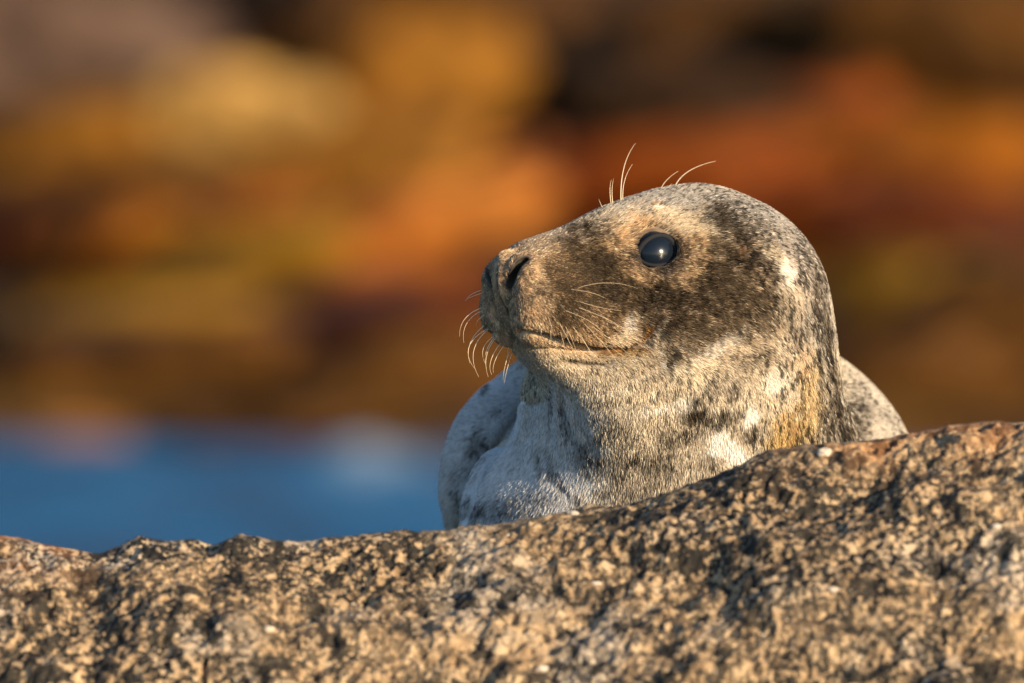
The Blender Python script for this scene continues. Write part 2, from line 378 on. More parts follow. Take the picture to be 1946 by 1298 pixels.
def rot_ell(X, Y, Z, c, ax, r):      # ax: three orthonormal axes
    x, y, z = X - c[0], Y - c[1], Z - c[2]
    u = [x * e[0] + y * e[1] + z * e[2] for e in ax]
    return ell(u[0], u[1], u[2], (0, 0, 0), r)
def lut(a, v, lo=-400, hi=400, sig=14):
    g = np.arange(lo, hi + 1.); y = np.interp(g, a[::-1] if a[0] > a[-1] else a, v[::-1] if a[0] > a[-1] else v)
    k = np.exp(-.5 * (np.arange(-3 * sig, 3 * sig + 1) / sig) ** 2); k /= k.sum()
    y = np.convolve(np.pad(y, 3 * sig, mode='edge'), k, 'valid')
    y32 = y.astype(np.float32)
    def look(q):
        t = np.clip(q - lo, 0, hi - lo - 1.001); i = t.astype(np.int32); f = t - i; return y32[i] * (1 - f) + y32[i + 1] * f
    return look
hA = [310, 290, 265, 232, 159, 110, 49, -12, -73, -171, -256, -317]
h_top = lut(hA, [-34, -16, 1, 13, 33, 51, 76, 95, 108, 113, 100, 72])
h_bot = lut([310, 265, 200, 120, 50, 0, -73, -171, -256], [-120, -128, -150, -178, -205, -228, -268, -330, -340])
h_w = lut([310, 290, 265, 232, 159, 110, 60, 0, -73, -171, -256, -317], [66, 70, 76, 86, 96, 106, 121, 146, 184, 212, 214, 200])
h_t = lut([310, 232, 110, 0, -100, -256], [.36, .30, .27, .27, .18, .05])
j_bot = lut([265, 250, 215, 170, 122, 60, 0, -80], [-184, -199, -223, -254, -288, -328, -362, -390])
j_w = lut([265, 250, 215, 160, 100, 40, 0, -80], [42, 49, 60, 74, 95, 134, 164, 190])
def loft(b, c, top, bot, wd, tp, n):
    cm, hh = (top + bot) / 2, np.maximum((top - bot) / 2, 5)
    v = (c - cm) / hh; wl = wd * (1 - tp * np.clip(v, -1, 1.3))
    q = (np.abs(b / wl) ** n + np.abs(v) ** n) ** (1 / n)
    return (q - 1) * np.minimum(wl, hh) * .92
def unit(v): v = np.asarray(v, float); return v / np.linalg.norm(v)
NA = unit((-.42, .40, .82)); NB = unit((.80, .60, .12)); NB = unit(NB - NA * np.dot(NA, NB)); NC = np.cross(NA, NB)
def nostril(a, ab, c):
    return np.minimum(rot_ell(a, ab, c, (279, 36, -49), (NA, NB, NC), (30, 21, 9)), ell(a, ab, c, (269, 44, -38), (19, 12.5, 19)))
EYE = None
def head_field(a, b, c):
    ab = np.abs(b)
    f = loft(b, c, h_top(a), h_bot(a), h_w(a), h_t(a), 2.25)
    f = smax(f, a - 297, 64)
    f = smax(f, -235 - a, 90)
    # whisker pads, nose pad wings
    f = smin(f, ell(a, ab, c, (188, 54, -114), (102, 62, 70)), 18)
    f = smin(f, ell(a, ab, c, (232, 42, -138), (54, 46, 48)), 14)
    f = smin(f, ell(a, ab, c, (116, 80, -146), (112, 48, 48)), 30)
    f = smin(f, ell(a, ab, c, (266, 36, -44), (27, 27, 25)), 18)         # wings of the nose
    f = smin(f, ell(a, ab, c, (260, 58, -64), (28, 19, 34)), 10)
    f = smin(f, ell(a, b, c, (276, 0, -52), (28, 19, 46)), 12)           # septum
    # lower jaw
    j = loft(b, c, -140 + 0 * a, j_bot(a), j_w(a), 0.0 * a, 2.2)
    j = smax(j, a - 252, 40)
    kk = 5 + 45 * sstep(95, 15, a)
    f = smin(f, j, kk)
    # brow and cheek fullness
    f = smin(f, ell(a, ab, c, (-80, 120, -150), (130, 90, 110)), 50)
    nd = nostril(a, ab, c)
    f = smax(f, -nd, 5)
    f = smax(f, -ell(a, ab, c, (288, 26, -76), (14, 5, 22)), 6)
    return f
LOBE = [(1000, 455, -772, 56), (942, 440, -818, 60), (907, 430, -868, 58), (888, 425, -922, 46), (878, 420, -962, 31)]
FOLD = [(990, 782), (957, 828), (926, 880), (904, 930), (890, 985)]
def field(X, Y, Z):
    X, Y, Z = (np.asarray(q, np.float32) for q in (X, Y, Z))
    a, b, c = to_head(X, Y, Z)
    f = np.full(a.shape, 900., np.float32); hs = (a > -330) & (np.abs(b) < 330) & (c < 210) & (c > -470)
    f[hs] = head_field(a[hs], b[hs], c[hs])
    nk = ell(X, Y, Z, (1342, 108, -597), (238, 226, 235))
    f = smin(f, nk, 40)
    neck = ell(X, Y, Z, (1338, 135, -735), (256, 248, 195))
    neck = smin(neck, ell(X, Y, Z, (1325, 175, -870), (312, 285, 205)), 70)
    neck = smin(neck, ell(X, Y, Z, (1310, 170, -1035), (400, 280, 240)), 80)
    neck = smin(neck, ell(X, Y, Z, (1110, 110, -765), (118, 110, 150)), 60)   # throat
    neck = smin(neck, ell(X, Y, Z, (1200, -5, -765), (125, 138, 130)), 70)   # full throat under the jaw
    neck = smin(neck, ell(X, Y, Z, (1012, 275, -985), (130, 150, 165)), 110)  # breast
    f = smin(f, neck, 75)
    body = ell(X, Y, Z, (1302, 600, -947), (464, 360, 352))
    body = smin(body, ell(X, Y, Z, (1310, 1050, -965), (430, 800, 325)), 120)
    body = smin(body, ell(X, Y, Z, (1330, 1850, -1060), (300, 800, 235)), 150)
    body = smin(body, ell(X, Y, Z, (1345, 2650, -1180), (150, 560, 110)), 120)
    for cx, cy, cz, r in LOBE:                                    # folded flank and flipper beside the chest
        body = smin(body, ell(X, Y, Z, (cx, cy, cz), (r, r * 1.25, r * 1.35)), 45)
    for s in (-1, 1) if np.max(Y) > 380 else ():
        d = unit((s * .28, 1, 0)); e = (d[1], -d[0], 0)
        body = smin(body, rot_ell(X, Y, Z, (1348 + s * 90, 3180, -1225), (d, e, (0, 0, 1)), (300, 95, 38)), 60)     # hind flippers
        d = unit((s * .75, .62, -.12)); e = unit(np.cross((0, 0, 1.), d)); g = np.cross(d, e)
        body = smin(body, rot_ell(X, Y, Z, (1300 + s * 470, 640, -1215), (d, e, g), (230, 105, 42)), 60)              # fore flippers
    f = smin(f, body, 14)
    if EYE is not None:
        ax, ct, ct2 = EYE
        for cc, axx in ((ct, ax[0]), (ct2, ax[1])):
            f = smax(f, -rot_ell(X, Y, Z, cc, axx, (44, 35, 38)), 9)
    return f
def march(px, py, y0=-420., y1=900., step=4.):      # seal-space depth under photo pixels
    px = np.atleast_1d(np.asarray(px, float)); py = np.atleast_1d(np.asarray(py, float))
    ys = np.arange(y0, y1, step)
    Yg = np.repeat(ys[None], len(px), 0); Xg = np.repeat(px[:, None], len(ys), 1); Zg = np.repeat(-py[:, None], len(ys), 1)
    f = field(Xg.ravel(), Yg.ravel(), Zg.ravel()).reshape(Xg.shape)
    hit = f < 0; i = np.argmax(hit, 1); ok = hit.any(1); i = np.maximum(i, 1); r = np.arange(len(px))
    f0, f1 = f[r, i - 1], f[r, i]; y = ys[i - 1] + step * f0 / np.where(f0 - f1 == 0, 1, f0 - f1)
    return np.where(ok, y, np.nan)
def grad(X, Y, Z, e=1.0):
    g = np.stack([field(X + e, Y, Z) - field(X - e, Y, Z), field(X, Y + e, Z) - field(X, Y - e, Z), field(X, Y, Z + e) - field(X, Y, Z - e)], -1) / (2 * e)
    return g
# eyes: the near one sits where the photograph shows it, the other mirrors it in the head
ye = march(1250, 477)[0]
ea, eb, ec = to_head(1250., ye, -477.)
print('eye at head coords', ea, eb, ec, 'depth', ye)
def head_vec(v): return np.array([-CY * v[0] + SY * v[1], -SY * v[0] - CY * v[1], v[2]])
def eye_frame(s):
    n = unit((.30, s * .93, .16)); u = unit((1, 0, -.22)); u = unit(u - n * np.dot(u, n)); v = np.cross(n, u) * s
    if v[2] < 0: v = -v
    return n, u, v
R_EYE = 46.0
EFR = []
for s in (1, -1):
    n, u, v = eye_frame(s)
    c = np.array([ea, s * eb, ec]) - n * 39
    EFR.append((np.array(from_head(*c)), head_vec(u), head_vec(v), head_vec(n)))
EYE = ([(EFR[i][1], EFR[i][2], EFR[i][3]) for i in (0, 1)], EFR[0][0] + EFR[0][3] * 31, EFR[1][0] + EFR[1][3] * 31)

# ---- surface extraction: sparse surface nets on a graded grid
def graded(lo, hi, step, lo2=None, grow=1.06, mx=16):
    g = list(np.arange(lo, hi, step)); s = step
    while lo2 is not None and g[-1] < lo2: s = min(s * grow, mx); g.append(g[-1] + s)
    return np.array(g)
gx, gy, gz = np.arange(720., 1890., 3.2), graded(-320, 260, 3.0, 3560, 1.05, 24), np.arange(-1330., -330., 3.2)
B = 8
def pad8(g):
    n = (-(len(g) - 1)) % B; return np.concatenate([g, g[-1] + (g[-1] - g[-2]) * np.arange(1, n + 1)])
gx, gy, gz = pad8(gx), pad8(gy), pad8(gz)
nb = [(len(g) - 1) // B for g in (gx, gy, gz)]
bc = [(g[:-1:B] + g[B::B]) / 2 for g in (gx, gy, gz)]; bh = [(g[B::B] - g[:-1:B]) / 2 for g in (gx, gy, gz)]
I, J, L = np.meshgrid(*[np.arange(n) for n in nb], indexing='ij'); I, J, L = I.ravel(), J.ravel(), L.ravel()
fb = field(bc[0][I], bc[1][J], bc[2][L]); hd = np.sqrt(bh[0][I] ** 2 + bh[1][J] ** 2 + bh[2][L] ** 2)
act = np.abs(fb) < hd * 1.25 + 3
I, J, L = I[act], J[act], L[act]
o9 = np.arange(B + 1); OI, OJ, OL = [q.ravel() for q in np.meshgrid(o9, o9, o9, indexing='ij')]
SHP = (len(gx), len(gy), len(gz))
vid_key, vpos, quads = [], [], []
CH = 400
edge_key = []
for s in range(0, len(I), CH):
    ii = I[s:s + CH, None] * B + OI; jj = J[s:s + CH, None] * B + OJ; ll = L[s:s + CH, None] * B + OL
    f = field(gx[ii.ravel()], gy[jj.ravel()], gz[ll.ravel()]).reshape(-1, B + 1, B + 1, B + 1).astype(np.float32)
    sg = f < 0
    PX = gx[ii].reshape(f.shape); PY = gy[jj].reshape(f.shape); PZ = gz[ll].reshape(f.shape)
    acc = np.zeros((*[f.shape[0]], B, B, B, 3), np.float32); cnt = np.zeros((f.shape[0], B, B, B), np.float32)
    for ax in range(3):
        for u in (0, 1):
            for v in (0, 1):
                def sl(d):
                    o = [0, 0, 0]; oth = [k for k in range(3) if k != ax]; o[ax] = d; o[oth[0]] = u; o[oth[1]] = v
                    return (slice(None),) + tuple(slice(k, k + B) for k in o)
                f0, f1 = f[sl(0)], f[sl(1)]; ch = (f0 < 0) != (f1 < 0)
                t = np.where(ch, f0 / np.where(f0 == f1, 1, f0 - f1), 0)
                for k, PP in enumerate((PX, PY, PZ)):
                    acc[..., k] += np.where(ch, PP[sl(0)] + t * (PP[sl(1)] - PP[sl(0)]), 0)
                cnt += ch
    m = cnt > 0
    gi = np.ravel_multi_index((ii, jj, ll), SHP).reshape(f.shape)[:, :B, :B, :B]
    vid_key.append(gi[m]); vpos.append(acc[m] / cnt[m][:, None])
    for ax in range(3):
        a0 = sg[:, :B, :B, :B]; o = [0, 0, 0]; o[ax] = 1
        a1 = sg[(slice(None),) + tuple(slice(k, k + B) for k in o)]
        e = a0 != a1
        edge_key.append((ax, gi[e], a0[e]))
key = np.concatenate(vid_key); V = np.concatenate(vpos); o = np.argsort(key); key, V = key[o], V[o]
stride = (SHP[1] * SHP[2], SHP[2], 1)
Q = []
for ax, g, inside in edge_key:
    u, v = [(1, 2), (2, 0), (0, 1)][ax]
    c4 = np.stack([g, g - stride[u], g - stride[u] - stride[v], g - stride[v]], 1)
    idx = np.searchsorted(key, c4).clip(0, len(key) - 1); ok = (key[idx] == c4).all(1)
    q = idx[ok]; fl = ~inside[ok]; q[fl] = q[fl][:, ::-1]; Q.append(q)
Q = np.concatenate(Q); V = V.astype(np.float64)
print('seal verts', len(V), 'quads', len(Q), time.time() - T0)
for it in range(2):
    f = field(*V.T); g = grad(*V.T); V -= g * np.clip(f / np.maximum((g ** 2).sum(1), .05), -3, 3)[:, None]
NRM = grad(*V.T); NRM /= np.maximum(np.linalg.norm(NRM, axis=1), 1e-6)[:, None]

print('projected', time.time() - T0)
# ---- skin folds: grooves and welts at places found on the photograph, on the side it shows
def seg_dist(P2, pts):
    d = np.full(len(P2), 1e9); pts = np.asarray(pts, float)
    for p, q in zip(pts[:-1], pts[1:]):
        e = q - p; t = np.clip(((P2 - p) @ e) / (e @ e), 0, 1); d = np.minimum(d, np.linalg.norm(P2 - p - t[:, None] * e, axis=1))
    return d
XZ = np.stack([V[:, 0], -V[:, 2]], 1)
Ha, Hb, Hc = to_head(*V.T)
headish = sstep(-330, -200, Ha) * sstep(-330, -230, Hc) * sstep(290, 250, np.abs(Hb)) * sstep(-22, 6, Hc - j_bot(np.clip(Ha, -80, 265)))
# head features are mirrored: view the far half through its mirror image
mir = (Hb < 0) & (headish > .3)
MX, MY, MZ = from_head(Ha, np.abs(Hb), Hc)
XZm = np.where(mir[:, None], np.stack([MX, -MZ], 1), XZ)
front = (V[:, 1] < 640) & (NRM[:, 1] < .35)
frontm = np.where(mir, True, front)
disp = np.zeros(len(V))
def groove(pts, wd, dp, pts2=XZm, mask=None):
    global disp
    d = seg_dist(pts2, pts); disp -= dp * np.exp(-(d / wd) ** 2) * (frontm if mask is None else mask)
MOUTH = [(988, 628), (1010, 630), (1040, 639), (1082, 652), (1130, 665), (1180, 664), (1215, 648), (1236, 624)]
groove(MOUTH[:6], 7, 14)
groove(MOUTH[5:], 6, 3)
groove([(1203, 458), (1222, 436), (1252, 427), (1284, 438), (1303, 464)], 6, 4)
groove([(1212, 500), (1240, 520), (1275, 518), (1300, 498)], 6, 3)
groove([(1000, 616), (1040, 626), (1082, 638), (1130, 650), (1180, 650)], 9, -4)
groove([(1065, 684), (1110, 688), (1155, 687)], 7, 8)
groove([(1270, 605), (1252, 645), (1217, 677), (1180, 690)], 15, -4)
groove([(1290, 640), (1250, 690), (1190, 712)], 10, 4)
groove([(1010, 700), (998, 760), (990, 830)], 7, -6)
groove([(1022, 705), (1012, 770), (1006, 830)], 7, 4)
groove([(1048, 735), (1042, 790), (1046, 830)], 7, 3)
groove([(1066, 735), (1070, 790), (1090, 840)], 8, 4)

groove([(1056, 735), (1056, 790), (1068, 840)], 6, -3)
groove([(1085, 745), (1098, 800), (1130, 850)], 8, 4)
groove([(1030, 850), (1055, 910), (1095, 950)], 10, 2)
groove([(1405, 470), (1408, 488)], 7, 9)
groove(FOLD, 10, 30, mask=front & (V[:, 1] > 150))
# philtrum on the midline
ph = np.exp(-(Hb / 3.6) ** 2) * sstep(215, 235, Ha) * sstep(-185, -150, Hc) * sstep(-18, -40, Hc); disp -= 12 * ph
pores = .5 * vnoise(V / 5., 77) * headish * sstep(120, 200, Ha)
V = V + NRM * (disp + pores)[:, None]
NRM2 = NRM
Vw = frame_to_world(*V.T)
base_px = (1300., 500., -1300.)
root_loc = frame_to_world(*[np.array(v) for v in base_px])
seal = bpy.data.objects.new('seal', None); col.objects.link(seal); seal.location = root_loc
tag(seal, 'young grey seal with a spotted coat resting behind the pitted rock', 'seal')
body = mesh_obj('body', Vw - root_loc, Q, M_body); body.parent = seal; body.matrix_parent_inverse.identity()

# ---- coat colours (pigment, with crease shade and a lighter muzzle front painted in)
C_base = (.64, .55, .425); C_grey = (.36, .335, .31); C_K = (.046, .032, .019); C_O = (.58, .385, .215); C_Q = (.54, .37, .15); C_W = (.92, .88, .80); C_T = (.36, .235, .13); C_R = (.26, .11, .025); C_C = (.80, .68, .50); C_P = (.80, .80, .80); C_N = (.040, .038, .038)
STROKES = [  # x, y, rx, ry, angle (deg, clockwise on the photo), colour, strength
    (1000, 850, 140, 190, 0, C_P, .9), (900, 850, 110, 200, 0, C_P, .9), (1680, 780, 90, 90, 0, (.55, .50, .44), .85),
    (1330, 385, 250, 55, 8, C_grey, .8), (1470, 440, 130, 90, 40, C_grey, .7), (1540, 560, 60, 130, -10, C_grey, .6),
    (1005, 560, 165, 125, 12, C_T, .95), (1110, 600, 120, 66, 15, C_T, .85), (1150, 500, 110, 80, 0, C_T, .8), (1320, 565, 200, 130, 0, C_T, .62), (1060, 690, 80, 40, 20, C_T, .35),
    (1040, 466, 110, 20, -22, C_grey, .55), (1030, 480, 35, 16, -20, C_O, .5), (970, 570, 26, 60, -12, C_O, .55), (950, 650, 40, 30, 0, C_O, .5), (1060, 655, 70, 20, 12, C_O, .45), (1110, 635, 70, 30, 15, C_O, .3),
    (1190, 545, 130, 55, 18, C_K, .6), (1330, 575, 145, 80, 0, C_K, .5), (1380, 500, 85, 115, -10, C_K, .5), (1060, 540, 95, 85, 10, C_K, .45), (1110, 600, 80, 40, 15, C_K, .45), (1255, 580, 45, 45, 0, C_K, .4), (1030, 570, 55, 65, 0, C_K, .6), (1090, 530, 60, 50, 0, C_K, .4), (1050, 620, 60, 26, 12, C_K, .35), (1010, 470, 40, 14, -20, C_K, .2), (1100, 452, 60, 28, -18, C_K, .80), (1125, 490, 62, 38, 15, C_K, .82), (1155, 535, 75, 40, 25, C_K, .8), (1160, 562, 55, 22, 18, C_K, .85), (1215, 525, 65, 26, 12, C_K, .75), (1110, 560, 60, 40, 0, C_K, .45),
    (1050, 560, 60, 40, 0, C_K, .40), (1000, 540, 22, 22, 0, C_K, .4), (1070, 610, 60, 28, 10, C_K, .38), (955, 610, 16, 22, 20, C_K, .35),
    (1280, 545, 100, 45, 10, C_K, .68), (1310, 590, 85, 55, -10, C_K, .72), (1360, 600, 75, 45, -15, C_K, .60), (1285, 625, 38, 26, -30, C_K, .6), (1300, 665, 60, 22, -25, C_K, .40),
    (1355, 430, 42, 46, 20, C_K, .80), (1395, 475, 55, 55, 10, C_K, .80), (1410, 540, 58, 60, 0, C_K, .66), (1350, 520, 45, 50, 0, C_K, .6), (1440, 590, 38, 42, 0, C_K, .5), (1455, 520, 26, 50, 0, C_K, .45), (1415, 625, 50, 22, -25, C_K, .4),
    (1250, 470, 80, 62, 0, C_O, .85), (1205, 450, 55, 30, -15, C_O, .65), (1300, 475, 36, 62, 0, C_O, .6), (1295, 425, 66, 22, 15, C_C, .6), (1247, 396, 18, 7, 0, C_O, .9), (1247, 397, 12, 4, 0, C_W, .7),
    (1489, 520, 14, 34, -14, C_W, .7), (1470, 485, 14, 34, -35, C_C, .4), (1500, 570, 30, 40, 0, C_C, .4),
    (1225, 662, 18, 46, 48, C_C, .5), (1188, 615, 9, 20, 30, C_W, .45), (1180, 640, 26, 14, -30, C_C, .6),
    (1222, 640, 30, 9, -50, C_R, .95), (1176, 667, 50, 7, 0, C_R, .95), (1120, 662, 50, 5, 14, C_K, .8), (1203, 654, 24, 4.5, -32, C_K, .8), (1230, 632, 16, 4.5, -58, C_K, .75), (1190, 675, 30, 7, 0, C_Q, .6),  # rust lip skin; thin dark strokes paint the shade of the mouth crease
    (1120, 715, 110, 40, 10, C_C, .5), (1040, 670, 40, 30, 30, C_C, .35), (1108, 688, 60, 6, 2, C_K, .85), (1060, 640, 60, 6, 14, C_K, .7), (1170, 722, 60, 12, 0, C_K, .22), (1140, 760, 50, 12, 5, C_K, .25),  # thin dark strokes paint the shade of the lip and the fold below
    (1345, 672, 70, 15, -33, C_W, .4), (1300, 710, 60, 20, -15, C_C, .6), (1255, 690, 4, 9, -30, C_W, .9), (1250, 670, 4, 8, -30, C_W, .8), (1270, 675, 20, 16, 0, C_K, .5),
    (1430, 678, 44, 17, -25, C_K, .55), (1390, 735, 26, 15, -50, C_K, .45), (1350, 735, 26, 13, -30, C_K, .45), (1320, 780, 30, 26, 20, C_K, .68), (1370, 795, 46, 17, -18, C_K, .52), (1292, 822, 42, 16, -10, C_K, .55), (1430, 815, 30, 12, -30, C_K, .45), (1350, 875, 18, 22, 0, C_K, .45), (1255, 885, 30, 40, 20, C_K, .40),
    (1420, 784, 17, 22, 10, C_W, 1.), (1362, 840, 26, 20, 20, C_W, 1.), (1395, 862, 26, 22, 20, C_W, 1.), (1470, 720, 20, 22, 0, C_W, .5), (1270, 770, 50, 14, -15, C_W, .45),
    (1495, 810, 36, 50, 20, C_Q, .85), (1540, 770, 22, 100, -3, C_Q, .65), (1520, 680, 16, 40, 0, C_O, .5), (1490, 850, 40, 30, 0, C_Q, .55), (1505, 815, 12, 26, 15, C_R, .4),
    (1560, 590, 16, 100, -6, C_K, .60), (1540, 510, 22, 60, -20, C_K, .5), (1583, 740, 20, 110, -5, C_K, .75), (1615, 800, 30, 50, -15, C_K, .75), (1560, 800, 12, 60, 0, C_K, .55), (1500, 610, 16, 50, -12, C_K, .35), (1450, 440, 60, 16, 38, C_K, .28),
    (1070, 790, 8, 46, -14, C_K, .38), (1046, 780, 5, 46, 2, C_K, .35), (1055, 895, 11, 48, -25, C_K, .4), (1025, 880, 8, 36, -15, C_K, .4), (1140, 885, 60, 17, 20, C_K, .55), (1110, 850, 30, 13, 30, C_K, .4), (1210, 870, 50, 15, 0, C_K, .45), (1090, 955, 14, 20, 0, C_K, .5), (1190, 930, 60, 20, 0, C_K, .35), (1160, 800, 60, 14, 15, C_K, .3),
    (926, 745, 6, 13, 32, C_K, .9), (945, 782, 12, 8, -30, C_K, .4), (900, 870, 14, 60, 14, C_K, .35), (925, 840, 24, 40, 10, C_K, .15), (930, 965, 60, 26, -10, C_K, .45), (1000, 960, 60, 30, -10, C_K, .25), (870, 930, 10, 50, 0, C_K, .3),
    (1650, 800, 16, 34, -10, C_K, .6), (1640, 750, 20, 26, -30, C_K, .35), (1700, 800, 30, 10, 30, C_K, .25),
    (1250, 478, 58, 46, 6, C_N, .93), (1205, 476, 18, 14, 0, C_N, .8),
    (994, 508, 14, 24, 28, C_N, .9), (975, 492, 20, 6, -30, C_N, .6), (985, 600, 7, 26, -24, C_N, .7), (1000, 622, 26, 6, 12, C_N, .7),
]
STROKES += [(1407, 480, 8, 14, 10, C_R, .9), (1405, 482, 5, 9, 10, C_N, .9)] + [(x_, y_, 5, h_, -4, C_K, .7) for x_, y_, h_ in ((1555, 700, 60), (1572, 640, 60), (1592, 770, 70), (1540, 835, 40), (1602, 820, 50), (1571, 815, 50), (1530, 620, 40), (1548, 560, 50), (1522, 760, 30))] + [(1030 + 26 * c_ + 7 * r_ + 3 * math.sin(5 * c_ + r_), 585 + 15 * r_ + 5.5 * c_ + 3 * math.sin(3 * c_ + 2 * r_), 3.6, 3.6, 0, C_K, .8) for r_ in range(4) for c_ in range(6)]
def coat(P, XZc, on):
    """pigment and painted crease shade at seal-space points P; XZc photo-plane coordinates of the shown side"""
    n1 = fbm(P / 60., 4, 3); n2 = fbm(P / 17., 3, 13); n3 = fbm(P / 7., 2, 23)
    c = np.tile(np.array(C_base), (len(P), 1))
    # the unseen rest of the coat: same spots at random
    sp = sstep(.18, .55, n1) * .65
    rear = np.where(on, 0.06, 1.0)
    c = c * (1 - (sp * rear)[:, None]) + np.array(C_K) * (sp * rear)[:, None]
    dorsal = sstep(-700, -560, P[:, 2]) * np.where(on, 0, 1); c = c * (1 - .5 * dorsal[:, None]) + .5 * dorsal[:, None] * np.array(C_grey) * .7
    wx = XZc[:, 0] + 9 * fbm(P / 30., 3, 31) ; wy = XZc[:, 1] + 9 * fbm(P / 30., 3, 37)
    for x, y, rx, ry, ang, cc, st in STROKES:
        ca, sa = math.cos(math.radians(ang)), math.sin(math.radians(ang))
        dx, dy = (wx - x, wy - y) if min(rx, ry) > 8.5 else (XZc[:, 0] + .3 * (wx - XZc[:, 0]) - x, XZc[:, 1] + .3 * (wy - XZc[:, 1]) - y)
        near = (np.abs(dx) < 2.2 * max(rx, ry)) & (np.abs(dy) < 2.2 * max(rx, ry)) & on
        if not near.any(): continue
        dx, dy = dx[near], dy[near]
        u = (dx * ca + dy * sa) / rx; v = (-dx * sa + dy * ca) / ry
        r = np.sqrt(u * u + v * v) + (.22 * n2[near] if cc is not C_N else 0)
        mk = st * sstep(1.45, .45, r)
        if cc is C_K and y > 700 and 1150 < x < 1500: mk = mk * 1.25
        if cc is C_K: mk = np.clip(mk * (1 + .62 * n2[near] + .35 * n3[near]), 0, .97)
        c[near] = c[near] * (1 - mk[:, None]) + np.array(cc) * mk[:, None]
    return np.clip(c * (1 + .10 * n3[:, None] + .08 * n1[:, None]), .008, .92)
onv = frontm | mir
colr = coat(V, XZm, onv)
fr = sstep(232, 272, Ha) * .64  # lighter tan on the muzzle front stands in for light it lacks
colr = colr * (1 - fr[:, None]) + np.array((.60, .43, .27)) * (1 + .7 * fbm(V / 9., 3, 19)).clip(.15, 2)[:, None] * fr[:, None]
nw = sstep(9, 2, nostril(Ha, np.abs(Hb), Hc)) * .93
colr = colr * (1 - nw[:, None]) + np.array(C_N) * .7 * nw[:, None]
mid = np.exp(-(Hb / 4.) ** 2) * sstep(222, 236, Ha) * sstep(-180, -165, Hc) * sstep(-30, -45, Hc) * .85  # philtrum groove darkened, its shade put into the colour
colr = colr * (1 - mid[:, None]) + np.array(C_N) * mid[:, None]
body.data.attributes.new('pelt', 'FLOAT_COLOR', 'POINT').data.foreach_set('color', np.concatenate([colr * .9, np.ones((len(V), 1))], 1).astype(np.float32).ravel())

print('painted', time.time() - T0)
# ---- fur
rng = np.random.default_rng(7)
def flow_field(P, a, b, c):
    """direction in which the hair lies, seal space"""
    n = len(P)
    back = np.tile(head_vec((-1, 0, 0)), (n, 1))
    down = np.tile(np.array([0, 0, -1.]), (n, 1))
    body_d = np.stack([np.sign(P[:, 0] - 1300) * .25, np.full(n, .8), np.full(n, -.45)], 1)
    wm = sstep(90, 200, a)[:, None]                       # muzzle: back and down over the pads
    hd = back * 1 + down * (.28 + .55 * wm * sstep(-60, -140, c)[:, None])
    # round the eye: away from it
    e = EFR[0][0]; re = P - e; le = np.linalg.norm(re, axis=1)[:, None]
    hd = hd + 1.1 * (re / np.maximum(le, 1)) * np.exp(-(le / 80) ** 2)
    wn = np.clip(sstep(-60, -300, a) * sstep(60, -120, c) + sstep(-190, -300, c), 0, 1)[:, None]
    nd = down * 1.0 + np.stack([(P[:, 0] - 1300) / 900., np.full(n, .12), 0 * P[:, 0]], 1)
    d = hd * (1 - wn) + nd * wn
    wb = sstep(230, 420, P[:, 1])[:, None] * sstep(1200, 0, 0 * P[:, :1])
    return d * (1 - wb) + body_d * wb
